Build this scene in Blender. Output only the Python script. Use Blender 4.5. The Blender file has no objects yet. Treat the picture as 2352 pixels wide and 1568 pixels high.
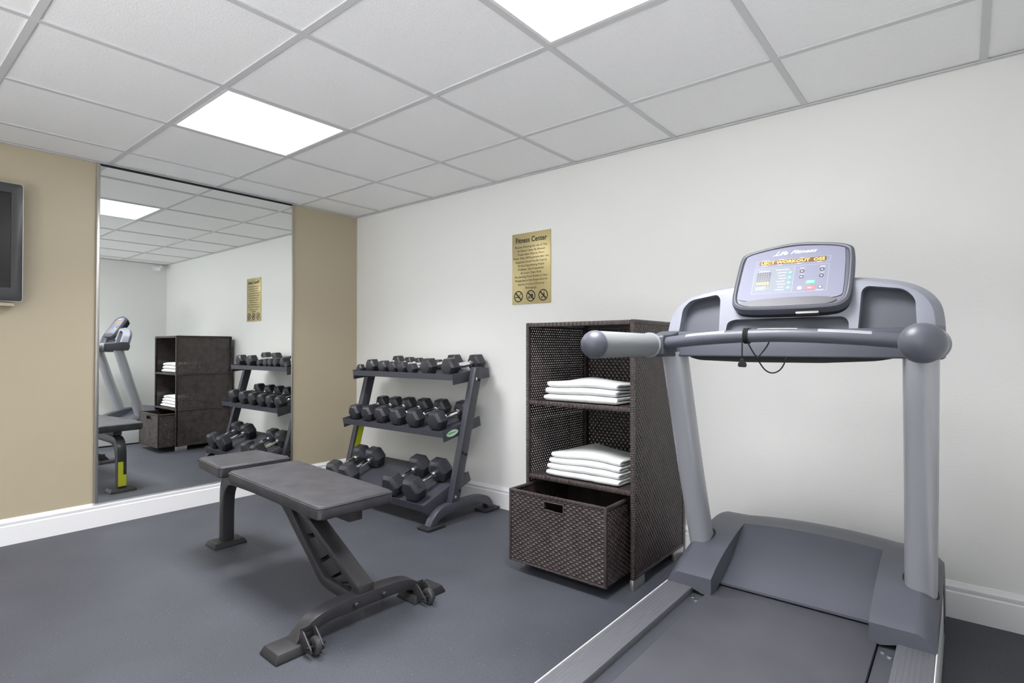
import bpy, bmesh, math, random
import numpy as np
from mathutils import Vector, Matrix, noise
SC = bpy.context.scene
COL = SC.collection
PI = math.pi
random.seed(7)
H = 2.13                      # ceiling height
XR, YF = 4.25, -4.7           # right wall, wall behind the camera

# ------------------------------------------------------------------ materials
def lin(c):
    return tuple((x/255/12.92 if x/255 <= .04045 else ((x/255+.055)/1.055)**2.4) for x in c)

MATS = {}
def mat(name, col, rough=.5, metal=0.0, bump=None, var=None, emit=None, spec=.5, coat=0.0):
    """col = linear rgb; bump = (kind, scale, strength, distance); var = (scale, amount)"""
    if name in MATS: return MATS[name]
    m = bpy.data.materials.new(name); m.use_nodes = True
    nt = m.node_tree; N = nt.nodes; L = nt.links
    b = N['Principled BSDF']
    b.inputs['Base Color'].default_value = (*col, 1)
    b.inputs['Roughness'].default_value = rough
    b.inputs['Metallic'].default_value = metal
    b.inputs['Specular IOR Level'].default_value = spec
    b.inputs['Coat Weight'].default_value = coat
    tc = N.new('ShaderNodeTexCoord')
    if emit:
        b.inputs['Emission Color'].default_value = (*emit[0], 1)
        b.inputs['Emission Strength'].default_value = emit[1]
    if var:
        n = N.new('ShaderNodeTexNoise'); n.inputs['Scale'].default_value = var[0]; n.inputs['Detail'].default_value = 6
        r = N.new('ShaderNodeValToRGB')
        r.color_ramp.elements[0].position = .3; r.color_ramp.elements[1].position = .7
        k = var[1]
        r.color_ramp.elements[0].color = (*[c*(1-k) for c in col], 1)
        r.color_ramp.elements[1].color = (*[min(1, c*(1+k)) for c in col], 1)
        L.new(tc.outputs['Object'], n.inputs['Vector']); L.new(n.outputs['Fac'], r.inputs['Fac'])
        L.new(r.outputs['Color'], b.inputs['Base Color'])
    if bump:
        kind, sc, st, dist = bump
        if kind == 'noise':
            t = N.new('ShaderNodeTexNoise'); t.inputs['Scale'].default_value = sc; t.inputs['Detail'].default_value = 3
            out = t.outputs['Fac']
        elif kind == 'voronoi':
            t = N.new('ShaderNodeTexVoronoi'); t.inputs['Scale'].default_value = sc
            out = t.outputs['Distance']
        else:
            t = N.new('ShaderNodeTexWave'); t.bands_direction = kind[-1].upper(); t.inputs['Scale'].default_value = sc
            out = t.outputs['Fac']
        L.new(tc.outputs['Object'], t.inputs['Vector'])
        bp = N.new('ShaderNodeBump'); bp.inputs['Strength'].default_value = st; bp.inputs['Distance'].default_value = dist
        L.new(out, bp.inputs['Height']); L.new(bp.outputs['Normal'], b.inputs['Normal'])
    MATS[name] = m
    return m

M_white = mat('white_wall_paint', (.83, .835, .82), .42, bump=('noise', 95, .13, .004))
M_tan = mat('tan_wall_paint', (.455, .395, .285), .42, bump=('noise', 95, .15, .004))
M_base = mat('white_gloss_trim', (.86, .86, .88), .35)
M_tile = mat('ceiling_tile', (.93, .93, .935), .75, bump=('noise', 160, .35, .004), var=(60, .012))
M_grid = mat('ceiling_grid_metal', (.62, .62, .63), .45)
M_light = mat('light_diffuser', (.9, .9, .9), .5, emit=((1.0, 1.0, 1.0), 7.0))
M_lframe = mat('light_frame', (.78, .78, .78), .4)
M_mirror = mat('mirror_silver', (.93, .955, .935), .0, 1.0)
M_alu = mat('brushed_trim', (.55, .54, .52), .3, .9)
M_black = mat('black_plastic', (.012, .012, .014), .6, spec=.3)
M_steel = mat('rack_powder_coat', (.050, .051, .066), .42, bump=('noise', 500, .08, .001))
M_bsteel = mat('bench_powder_coat', (.027, .026, .030), .40, bump=('noise', 500, .08, .001))
M_rubber = mat('dumbbell_rubber', (.031, .032, .040), .36, bump=('noise', 350, .08, .001))
M_foot = mat('rubber_foot_black', (.020, .020, .023), .5)
M_chrome = mat('chrome', (.80, .80, .82), .14, 1.0)
M_vinyl = mat('worn_grey_vinyl', (.043, .0415, .048), .50, bump=('noise', 330, .3, .002), var=(13, .34))
M_wick = mat('brown_wicker', (.045, .034, .034), .22, var=(18, .3), spec=.7)
M_wickin = mat('brown_wicker_frame', (.048, .037, .034), .4, bump=('wave_z', 42, .6, .004), var=(25, .3))
M_wicky = mat('brown_wicker_wrap', (.056, .042, .041), .34, bump=('wave_x', 14, .8, .006), var=(25, .3))
M_towel = mat('white_terry', (.78, .79, .80), .95, bump=('noise', 420, .5, .003), spec=.1)
M_plast = mat('grey_plastic', (.082, .086, .110), .42, bump=('noise', 700, .12, .0008))
M_plastl = mat('light_grey_plastic', (.25, .26, .31), .40, bump=('noise', 700, .1, .0008))
M_plastd = mat('dark_grey_plastic', (.055, .058, .072), .45, bump=('noise', 700, .12, .0008))
M_silver = mat('silver_upright_paint', (.42, .43, .47), .32, .35)
M_skirt = mat('pale_side_skirt', (.70, .70, .72), .35)
M_belt = mat('treadmill_belt', (.061, .062, .075), .6, bump=('noise', 900, .3, .001), var=(5, .12))
M_rail = mat('ribbed_side_rail', (.105, .107, .122), .42, bump=('wave_x', 26, .35, .003))
M_grip = mat('rubber_grip_grey', (.205, .215, .225), .5)
M_face = mat('console_face_overlay', (.205, .21, .285), .55, spec=.3)
M_gold = mat('brushed_brass', (.56, .47, .24), .36, .55)
M_ink = mat('black_ink', (.02, .018, .012), .6)
M_yellow = mat('yellow_sticker', (.62, .66, .02), .4)
M_green = mat('green_key', (.05, .42, .25), .4)
M_mint = mat('mint_key', (.07, .40, .33), .4)
M_red = mat('red_key', (.62, .09, .09), .4)
M_yel = mat('pale_yellow_key', (.75, .70, .42), .4)
M_key = mat('navy_key', (.035, .04, .07), .4)
M_wh = mat('white_print', (.80, .81, .86), .5)
M_grey = mat('pale_print', (.42, .44, .54), .5)
M_amberbg = mat('amber_window', (.12, .05, .012), .3)
M_amber = mat('amber_led', (.9, .5, .08), .4, emit=((1.0, .50, .06), 1.1))
M_win = mat('matrix_window', (.05, .05, .075), .3)
M_badge = mat('badge_white', (.72, .78, .74), .4)
M_badgeg = mat('badge_green', (.12, .42, .16), .4)
M_tvb = mat('tv_gloss_bezel', (.045, .046, .050), .30)
M_tvs = mat('tv_screen', (.010, .010, .011), .22)
M_beige = mat('beige_mount', (.50, .42, .31), .5)
M_label = mat('white_label', (.85, .84, .80), .4)
M_wheel = mat('caster_grey', (.055, .054, .056), .32, .3)

def floor_mat():
    m = mat('speckled_rubber_floor', (.080, .083, .100), .55)
    nt = m.node_tree; N = nt.nodes; L = nt.links; b = N['Principled BSDF']
    tc = N.new('ShaderNodeTexCoord')
    n1 = N.new('ShaderNodeTexNoise'); n1.inputs['Scale'].default_value = 170; n1.inputs['Detail'].default_value = 4
    n2 = N.new('ShaderNodeTexNoise'); n2.inputs['Scale'].default_value = 2.2; n2.inputs['Detail'].default_value = 4
    v = N.new('ShaderNodeTexVoronoi'); v.inputs['Scale'].default_value = 42
    for t in (n1, n2, v): L.new(tc.outputs['Object'], t.inputs['Vector'])
    r1 = N.new('ShaderNodeValToRGB')
    r1.color_ramp.elements[0].position = .3; r1.color_ramp.elements[0].color = (.043, .0455, .057, 1)
    r1.color_ramp.elements[1].position = .72; r1.color_ramp.elements[1].color = (.073, .0775, .097, 1)
    L.new(n1.outputs['Fac'], r1.inputs['Fac'])
    r2 = N.new('ShaderNodeValToRGB')
    r2.color_ramp.elements[0].position = .35; r2.color_ramp.elements[0].color = (.86, .86, .87, 1)
    r2.color_ramp.elements[1].position = .7; r2.color_ramp.elements[1].color = (1.12, 1.12, 1.12, 1)
    L.new(n2.outputs['Fac'], r2.inputs['Fac'])
    mx = N.new('ShaderNodeMix'); mx.data_type = 'RGBA'; mx.blend_type = 'MULTIPLY'; mx.inputs['Factor'].default_value = 1
    L.new(r1.outputs['Color'], mx.inputs['A']); L.new(r2.outputs['Color'], mx.inputs['B'])
    r3 = N.new('ShaderNodeValToRGB')
    r3.color_ramp.elements[0].position = .035; r3.color_ramp.elements[0].color = (1, 1, 1, 1)
    r3.color_ramp.elements[1].position = .07; r3.color_ramp.elements[1].color = (0, 0, 0, 1)
    L.new(v.outputs['Distance'], r3.inputs['Fac'])
    m2 = N.new('ShaderNodeMix'); m2.data_type = 'RGBA'; m2.inputs['B'].default_value = (.27, .28, .31, 1)
    L.new(r3.outputs['Color'], m2.inputs['Factor']); L.new(mx.outputs['Result'], m2.inputs['A'])
    L.new(m2.outputs['Result'], b.inputs['Base Color'])
    bp = N.new('ShaderNodeBump'); bp.inputs['Strength'].default_value = .25; bp.inputs['Distance'].default_value = .002
    L.new(n1.outputs['Fac'], bp.inputs['Height']); L.new(bp.outputs['Normal'], b.inputs['Normal'])
    return m
M_floor = floor_mat()

# ------------------------------------------------------------------ mesh helpers
def box(bm, lo, hi, f=None):
    vs = []
    for z in (lo[2], hi[2]):
        for x, y in ((lo[0], lo[1]), (hi[0], lo[1]), (hi[0], hi[1]), (lo[0], hi[1])):
            p = Vector((x, y, z)); vs.append(bm.verts.new(f(p) if f else p))
    for q in ((3, 2, 1, 0), (4, 5, 6, 7), (0, 1, 5, 4), (1, 2, 6, 5), (2, 3, 7, 6), (3, 0, 4, 7)):
        bm.faces.new([vs[i] for i in q])

def prism(bm, poly, f, c0, c1):
    """extrude a 2-D outline; f(a, b, c) gives the point"""
    A = [bm.verts.new(f(a, b, c0)) for a, b in poly]
    B = [bm.verts.new(f(a, b, c1)) for a, b in poly]
    n = len(poly)
    bm.faces.new(A[::-1]); bm.faces.new(B)
    for i in range(n):
        bm.faces.new([A[i], A[(i+1) % n], B[(i+1) % n], B[i]])

def loft(bm, rings, cap=True, closed=True):
    R = [[bm.verts.new(p) for p in r] for r in rings]
    n = len(R[0])
    for a, b in zip(R, R[1:]):
        for i in range(n if closed else n-1):
            bm.faces.new([a[i], a[(i+1) % n], b[(i+1) % n], b[i]])
    if cap:
        bm.faces.new(R[0][::-1]); bm.faces.new(R[-1])

def tube(bm, pts, r, n=10, cap=True):
    pts = [Vector(p) for p in pts]; rings = []; up = None
    for i, p in enumerate(pts):
        t = (pts[min(i+1, len(pts)-1)] - pts[max(i-1, 0)]).normalized()
        if up is None:
            up = Vector((0, 0, 1)) if abs(t.z) < .9 else Vector((1, 0, 0))
        a = (up - t*up.dot(t)).normalized(); b = t.cross(a); up = a
        rr = r[i] if isinstance(r, (list, tuple)) else r
        rings.append([p + (a*math.cos(2*PI*k/n) + b*math.sin(2*PI*k/n))*rr for k in range(n)])
    loft(bm, rings, cap)

def revolve(bm, prof, o, axis, n=24):
    """prof = [(distance along axis, radius)]"""
    axis = Vector(axis).normalized()
    u = Vector((0, 0, 1)) if abs(axis.z) < .9 else Vector((1, 0, 0))
    a = (u - axis*u.dot(axis)).normalized(); b = axis.cross(a); o = Vector(o)
    loft(bm, [[o + axis*d + (a*math.cos(2*PI*k/n)+b*math.sin(2*PI*k/n))*max(r, 1e-5) for k in range(n)] for d, r in prof])

def smoothpts(pts, it=2, closed=False):
    for _ in range(it):
        q = []
        n = len(pts)
        rng = range(n) if closed else range(n-1)
        if not closed: q.append(pts[0])
        for i in rng:
            a, b = pts[i], pts[(i+1) % n]
            q.append(tuple(.75*x+.25*y for x, y in zip(a, b))); q.append(tuple(.25*x+.75*y for x, y in zip(a, b)))
        if not closed: q.append(pts[-1])
        pts = q
    return pts

def rrect(x0, x1, y0, y1, r, n=4):
    out = []
    for cx, cy, a in ((x1-r, y0+r, -90), (x1-r, y1-r, 0), (x0+r, y1-r, 90), (x0+r, y0+r, 180)):
        for k in range(n+1):
            t = math.radians(a + 90*k/n); out.append((cx+r*math.cos(t), cy+r*math.sin(t)))
    return out

def rpoly(pts, r, n=4):
    """round the corners of a convex-ish outline"""
    out = []; N = len(pts)
    for i in range(N):
        p0, p, p1 = (Vector(pts[j % N]) for j in (i-1, i, i+1))
        d0 = (p0-p); d1 = (p1-p); k = min(r, d0.length*.45, d1.length*.45)
        a = p + d0.normalized()*k; b = p + d1.normalized()*k
        for j in range(n+1):
            t = j/n; q = a*(1-t)**2 + p*2*t*(1-t) + b*t*t; out.append((q.x, q.y))
    return out

def bevel(bm, w, seg=2, ang=28):
    es = [e for e in bm.edges if len(e.link_faces) == 2 and e.calc_face_angle(0) > math.radians(ang)]
    if es: bmesh.ops.bevel(bm, geom=es, offset=w, segments=seg, profile=.5, affect='EDGES', clamp_overlap=True)

def link(name, me, m, parent):
    o = bpy.data.objects.new(name, me); COL.objects.link(o)
    me.materials.append(m)
    if parent: o.parent = parent
    return o

def fin(name, bm, m, parent=None, off=(0, 0, 0), bev=0, seg=2, smooth=32, ang=28):
    bmesh.ops.remove_doubles(bm, verts=bm.verts, dist=1e-6)
    bmesh.ops.recalc_face_normals(bm, faces=bm.faces)
    if bev: bevel(bm, bev, seg, ang)
    if any(off): bmesh.ops.translate(bm, verts=bm.verts, vec=-Vector(off))
    me = bpy.data.meshes.new(name); bm.to_mesh(me); bm.free()
    if smooth:
        me.polygons.foreach_set('use_smooth', [True]*len(me.polygons))
        me.set_sharp_from_angle(angle=math.radians(smooth))
    return link(name, me, m, parent)

def nb(): return bmesh.new()

def tag(o, label, cat, group=None):
    o['label'] = label; o['category'] = cat
    if group: o['group'] = group
    return o

def thing(name, label, cat, loc, rz=0, group=None, rx=0):
    o = bpy.data.objects.new(name, None); COL.objects.link(o)
    o.empty_display_size = .1
    o.location = loc; o.rotation_euler = (rx, 0, rz)
    return tag(o, label, cat, group)

def struct(name, bm, m, parent=None, **k):
    o = fin(name, bm, m, parent, **k)
    if not parent: o['kind'] = 'structure'
    return o

def text(bm, body, size, f, align='CENTER', bold=0, shear=0, width=None):
    """add lettering to a mesh; f(a, b, c) places the flat glyphs; width squeezes the line to a length"""
    cu = bpy.data.curves.new('t', 'FONT'); cu.body = body; cu.size = size; cu.align_x = align
    cu.offset = bold; cu.shear = shear; cu.resolution_u = 2
    o = bpy.data.objects.new('t', cu); COL.objects.link(o)
    dg = bpy.context.evaluated_depsgraph_get(); dg.update()
    me = bpy.data.meshes.new_from_object(o.evaluated_get(dg))
    xs = [v.co.x for v in me.vertices] or [0, 1]
    k = width/(max(xs)-min(xs)) if width else 1
    base = len(bm.verts)
    vs = [bm.verts.new(f(v.co.x*k, v.co.y, 0)) for v in me.vertices]
    for p in me.polygons:
        try: bm.faces.new([vs[i] for i in p.vertices])
        except ValueError: pass
    bpy.data.objects.remove(o); bpy.data.curves.remove(cu); bpy.data.meshes.remove(me)

def boolean(bm, cutters):
    def tmp(b):
        bmesh.ops.recalc_face_normals(b, faces=b.faces)
        me = bpy.data.meshes.new('tmp'); b.to_mesh(me); b.free()
        o = bpy.data.objects.new('tmp', me); COL.objects.link(o); return o
    a = tmp(bm); cs = [tmp(c) for c in cutters]
    for c in cs:
        md = a.modifiers.new('b', 'BOOLEAN'); md.operation = 'DIFFERENCE'; md.solver = 'EXACT'; md.object = c
    dg = bpy.context.evaluated_depsgraph_get(); dg.update()
    me = bpy.data.meshes.new_from_object(a.evaluated_get(dg))
    out = bmesh.new(); out.from_mesh(me)
    for o in [a]+cs:
        d = o.data; bpy.data.objects.remove(o); bpy.data.meshes.remove(d)
    bpy.data.meshes.remove(me)
    return out

# ------------------------------------------------------------------ the room
b = nb(); box(b, (-.1, YF-.1, -.1), (XR+.1, .1, 0)); struct('floor', b, M_floor)
b = nb(); box(b, (-.1, YF, 0), (0, .1, H+.06)); struct('wall_left', b, M_tan)
b = nb(); box(b, (0, 0, 0), (XR, .1, H+.06)); struct('wall_back', b, M_white)
b = nb(); box(b, (XR, YF, 0), (XR+.1, .1, H+.06)); struct('wall_right', b, M_white)
b = nb(); box(b, (-.1, YF-.1, 0), (2.0, YF, H+.06)); struct('wall_front', b, M_white)      # unseen; stops short so added fill enters, length set to shade the left ceiling

# dropped ceiling: tiles on an exposed grid
T = .61; X0, Y0 = .3407, -.5254
gx = [X0+T*i for i in range(-1, 8) if 0 < X0+T*i < XR]
gy = [Y0-T*j for j in range(-1, 9) if YF < Y0-T*j < 0]
LIGHTS = [(1, 1), (4, 1), (1, 5), (4, 5)]  # last two are unseen panels, added to help brighten the room
b = nb()
ex = [0.0]+gx+[XR]; ey = [0.0]+gy+[YF]
b2 = nb()
for i in range(len(ex)-1):
    for j in range(len(ey)-1):
        x0, x1, y1, y0 = ex[i]+.004, ex[i+1]-.004, ey[j]-.004, ey[j+1]+.004
        if (i-1, j-1) in LIGHTS: continue
        d = .001*random.random()
        box(b, (x0, y0, H+.005+d), (x1, y1, H+.02))
box(b, (0, YF, H+.05), (XR, 0, H+.06))
ceil = struct('ceiling', b, M_tile, smooth=0)
b = nb(); w = .012
for x in gx: box(b, (x-w, YF, H), (x+w, 0, H+.006))
for y in gy:
    for i in range(len(ex)-1):
        x0 = ex[i]+(w if i else 0); x1 = ex[i+1]-(w if i < len(ex)-2 else 0)
        box(b, (x0, y-w, H+.0006), (x1, y+w, H+.006))
fin('ceiling_grid', b, M_grid, ceil, smooth=0)
for n, (lo, hi) in enumerate([((0, -.022, H-.003), (XR, 0, H+.001)), ((0, YF, H-.003), (.022, -.022, H+.001)),
                              ((XR-.022, YF, H-.003), (XR, -.022, H+.001))]):
    b = nb(); box(b, lo, hi); struct('trim_%d' % (n+1), b, M_grid, smooth=0)

def baseboard(name, f, length):
    prof = [(0, 0), (.014, 0), (.014, .098), (.010, .104), (.0125, .112), (.0125, .120), (.006, .130), (.004, .138), (0, .139)]
    b = nb(); prism(b, prof, lambda a, z, c: f(a, z, c), 0, length)
    return struct(name, b, M_base, smooth=20)
baseboard('baseboard_back', lambda a, z, c: Vector((c, -a, z)), XR)
baseboard('baseboard_left', lambda a, z, c: Vector((a, -.0145-c, z)), -YF-.02)
baseboard('baseboard_right', lambda a, z, c: Vector((XR-a, -.0145-c, z)), -YF-.02)

# ceiling lights: a glowing diffuser and the lamp behind its prismatic lens, which throws most light downwards
LAMP_W, LAMP_SPREAD = 13.0, 125
LL = {(1, 1): 'square ceiling light panel seen whole in the picture, near the tan mirror wall', (4, 1): 'bright square ceiling light panel cut by the top edge of the photo',
      (1, 5): 'added unseen square ceiling light panel behind the camera on the side of the television', (4, 5): 'added unseen square ceiling light panel behind the camera at the foot end of the treadmill'}
for (i, j) in LIGHTS:
    xc, yc = X0+T*(i+.5), Y0-T*(j+.5); h = T/2-.0125
    t = thing('ceiling_light', LL[(i, j)], 'ceiling light', (xc, yc, H), group='square ceiling light panels')
    b = nb(); q = h-.014
    for lo, hi in (((-h, -h, .0), (h, -q, .02)), ((-h, q, .0), (h, h, .02)), ((-h, -q, .0), (-q, q, .02)), ((q, -q, .0), (h, q, .02))): box(b, lo, hi)
    fin('light_frame', b, M_lframe, t, smooth=0)
    b = nb(); box(b, (-q, -q, .004), (q, q, .018)); fin('diffuser', b, M_light, t, smooth=0)
    la = bpy.data.lights.new('panel_lamp', 'AREA'); la.size = 2*q; la.energy = LAMP_W; la.spread = math.radians(LAMP_SPREAD)
    lo_ = bpy.data.objects.new('panel_lamp', la); COL.objects.link(lo_); lo_.parent = t; lo_.location = (0, 0, .002)

# ------------------------------------------------------------------ mirror, television, sign, corner device
t = thing('wall_mirror', 'tall wall mirror on the tan wall, from baseboard to ceiling', 'mirror', (0, -1.187, .14))
o3 = (0, -1.187, .14)
b = nb(); box(b, (.002, -1.785, .1405), (.02, -.592, 2.112)); fin('mirror_glass', b, M_mirror, t, off=o3, smooth=0)
for y0, y1 in ((-1.803, -1.7855), (-.5915, -.580)):
    b = nb(); box(b, (.002, y0, .1405), (.024, y1, 2.118)); fin('edge_strip', b, M_alu, t, off=o3, bev=.002)
b = nb(); box(b, (.002, -1.785, 2.1125), (.024, -.592, 2.122)); fin('top_channel', b, M_black, t, off=o3)

tv = thing('television', 'flat black television on the tan wall, cut by the left edge of the photo', 'television', (0, -2.66, 1.29))
o3 = (0, -2.66, 1.29)
ty0, ty1, tz0, tz1 = -3.20, -2.138, 1.289, 1.906
b = nb(); fr = rrect(ty0, ty1, tz0, tz1, .012)
prism(b, fr, lambda a, z, c: Vector((c, a, z)), .045, .078)
b = boolean(b, [(lambda c: (box(c, (.068, ty0+.046, tz0+.070), (.1, ty1-.046, tz1-.05)), c)[1])(nb())])
fin('television_frame', b, M_tvb, tv, off=o3, bev=.003)
b = nb(); box(b, (.062, ty0+.0465, tz0+.0705), (.0695, ty1-.0465, tz1-.0505)); fin('screen', b, M_tvs, tv, off=o3)
b = nb(); prism(b, rrect(ty0-.003, ty1+.003, tz0-.003, tz1+.003, .014), lambda a, z, c: Vector((c, a, z)), .0665, .072)
b = boolean(b, [(lambda c: (prism(c, rrect(ty0+.0005, ty1-.0005, tz0+.0005, tz1-.0005, .012), lambda a, z, k: Vector((k, a, z)), .05, .1), c)[1])(nb())])
fin('silver_rim', b, M_alu, tv, off=o3)
b = nb(); box(b, (.02, ty0+.08, tz0+.05), (.046, ty1-.06, tz1-.06)); fin('back_shell', b, M_black, tv, off=o3, bev=.006)
b = nb(); box(b, (0, -2.75, 1.262), (.06, -2.165, 1.284)); box(b, (0, -2.75, 1.284), (.02, -2.35, 1.7)); fin('wall_mount', b, M_beige, tv, off=o3, bev=.004)

sx0, sx1, sz0, sz1 = 1.685, 1.987, 1.321, 1.770; sc_ = (sx0+sx1)/2
o3 = (sc_, 0, sz0)
sign = thing('wall_sign', 'brass fitness center rules sign with three prohibition symbols on white wall', 'sign', o3)
b = nb(); box(b, (sx0, -.006, sz0), (sx1, 0, sz1)); fin('plate', b, M_gold, sign, off=o3, bev=.001)
b = nb(); Ys = -.0066
text(b, 'Fitness Center', .046, lambda a, c, d: Vector((sc_+a, Ys, 1.710+c)), bold=.0010, width=.246)
rules = ['Persons Desiring the Use of This', 'Or Fitness Center Be Allowed', 'Proper attire Must be Worn', 'Please Wipe Off Equipment after Use',
         'Equipment Should Not Be Used by', 'Persons Experiencing Health', 'Problems.  Use of equipment', 'At your Own Risk',
         'No smoking, Food, Drinks or Glass', 'Management is Not Responsible for', 'Injuries or Loss of Personal', 'Belongings']
wid = [.250, .215, .205, .275, .245, .205, .205, .165, .255, .255, .205, .085]
for k, (s, w_) in enumerate(zip(rules, wid)):
    text(b, s, .0195, lambda a, c, d: Vector((sc_+a, Ys, 1.676-.0236*k+c)), width=w_)
fin('lettering', b, M_ink, sign, off=o3, smooth=0)
def ring(b, cx, cz, r0, r1, y, n=28):
    vs = [[b.verts.new((cx+r*math.cos(2*PI*k/n), y, cz+r*math.sin(2*PI*k/n))) for k in range(n)] for r in (r0, r1)]
    for k in range(n): b.faces.new([vs[0][k], vs[0][(k+1) % n], vs[1][(k+1) % n], vs[1][k]])
def quad(b, pts, y):
    b.faces.new([b.verts.new((x, y, z)) for x, z in pts])
for k, cx in enumerate((sx0+.052, sc_-.001, sx1-.056)):
    b = nb(); cz = 1.370; r = .036
    ring(b, cx, cz, r-.0065, r, Ys)
    d = r*.68; w_ = .0034
    quad(b, [(cx-d-w_, cz+d-w_), (cx-d+w_, cz+d+w_), (cx+d+w_, cz-d+w_), (cx+d-w_, cz-d-w_)], Ys-.0002)
    if k == 0:
        quad(b, [(cx-.024, cz-.008), (cx+.012, cz-.008), (cx+.012, cz-.002), (cx-.024, cz-.002)], Ys)
        for q in range(3): quad(b, [(cx+.008+q*.005, cz+.003+q*.006), (cx+.012+q*.005, cz+.003+q*.006), (cx+.010+q*.005, cz+.011+q*.006), (cx+.006+q*.005, cz+.011+q*.006)], Ys)
    elif k == 1:
        quad(b, [(cx+.003, cz-.016), (cx+.015, cz-.016), (cx+.018, cz+.010), (cx, cz+.010)], Ys)
        quad(b, [(cx+.009, cz+.010), (cx+.012, cz+.010), (cx+.016, cz+.020), (cx+.013, cz+.020)], Ys)
        for q in range(3): quad(b, [(cx-.021, cz-.017+q*.005), (cx-.004, cz-.017+q*.005), (cx-.005, cz-.0135+q*.005), (cx-.020, cz-.0135+q*.005)], Ys)
    else:
        quad(b, [(cx-.004, cz-.010), (cx+.008, cz-.014), (cx+.012, cz+.006), (cx+.001, cz+.007)], Ys)
        quad(b, [(cx+.003, cz+.007), (cx+.009, cz+.006), (cx+.008, cz+.026), (cx+.005, cz+.026)], Ys)
        quad(b, [(cx-.016, cz-.016), (cx-.007, cz-.020), (cx-.004, cz-.012), (cx-.012, cz-.007)], Ys)
    fin('prohibition_symbol', b, M_ink, sign, off=o3, smooth=0)

o3 = (XR, -.13, 2.05)
cam_t = thing('security_camera', 'small white camera high in the white corner, seen in the mirror', 'camera', o3)
b = nb(); revolve(b, [(0, .036), (.012, .036), (.02, .026)], (XR, -.13, 2.075), (-1, 0, 0)); tube(b, [(XR-.02, -.13, 2.075), (XR-.05, -.13, 2.085), (XR-.07, -.125, 2.08)], .012); fin('bracket', b, M_base, cam_t, off=o3)
b = nb(); revolve(b, [(-.055, .02), (-.05, .027), (.04, .027), (.05, .022)], (XR-.09, -.115, 2.07), (-.7, -.5, -.35)); fin('camera_body', b, M_base, cam_t, off=o3)

# ------------------------------------------------------------------ dumbbell rack
RO = (1.0, -.33, 0)
rack = thing('dumbbell_rack', 'black three-tier steel dumbbell rack standing in the corner against the white wall', 'rack', RO)
PX = ((.438, .486), (1.517, 1.565))
sl = .21/.81
for k, (x0, x1) in enumerate(PX):
    # arched foot beam and its two end plates
    prof = smoothpts([(-.600, .018), (-.575, .062), (-.525, .102), (-.455, .118), (-.30, .120), (-.165, .116), (-.105, .098), (-.065, .060), (-.050, .018)], 2)
    inner = smoothpts([(-.095, .018), (-.110, .040), (-.150, .060), (-.22, .064), (-.44, .064), (-.495, .055), (-.535, .036), (-.555, .018)], 2)
    b = nb(); prism(b, prof+inner, lambda a, z, c: Vector((c, a, z)), x0-.001, x1+.001)
    fb = fin('foot_beam', b, M_steel, rack, off=RO, bev=.004)
    for y0, y1 in ((-.636, -.50), (-.155, -.016)):
        b = nb(); box(b, (x0-.026, y0, 0), (x1+.026, y1, .018)); fin('end_plate', b, M_foot, fb, off=RO, bev=.005)
    b = nb()
    prism(b, [(-.428, .117), (-.362, .117), (-.149, .922), (-.2175, .922)], lambda a, z, c: Vector((c, a, z)), x0, x1)
    post = fin('post', b, M_steel, rack, off=RO, bev=.005)
    for (dy, z) in ((.018, .850), (.048, .842), (.018, .405), (.048, .392), (.018, .150), (.048, .180)):
        y = -.428+.2615*(z-.117)+dy
        b = nb(); xx, sg = (x1, 1) if k else (x0, -1)
        revolve(b, [(0, .009), (.005, .009), (.007, .006)], (xx-.0005*sg, y, z), (sg, 0, 0), 10)
        fin('bolt', b, M_chrome if z in (.85, .15) else M_black, post, off=RO)
    if k == 0:
        b = nb(); yy = lambda z: -.412+sl*(z-.117)
        prism(b, [(yy(.25), .25), (yy(.25)+.046, .25), (yy(.485)+.046, .485), (yy(.485), .485)], lambda a, z, c: Vector((c, a, z)), x1+.0002, x1+.0015)
        s = fin('warning_sticker', b, M_yellow, post, off=RO, smooth=0); s['label'] = 'yellow warning sticker'
SH = {'top': (-.372, .882, 5.5, .328, .018), 'mid': (-.456, .541, 11, .328, .019), 'low': (-.600, .133, 20, .388, .012)}
SX0, SX1 = .4875, 1.5155
def frame(key):
    y, z, a, d, s = SH[key]; c, n = math.cos(math.radians(a)), math.sin(math.radians(a))
    return lambda p: Vector((p.x, y + p.y*c - p.z*n, z + p.y*n + p.z*c))
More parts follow.
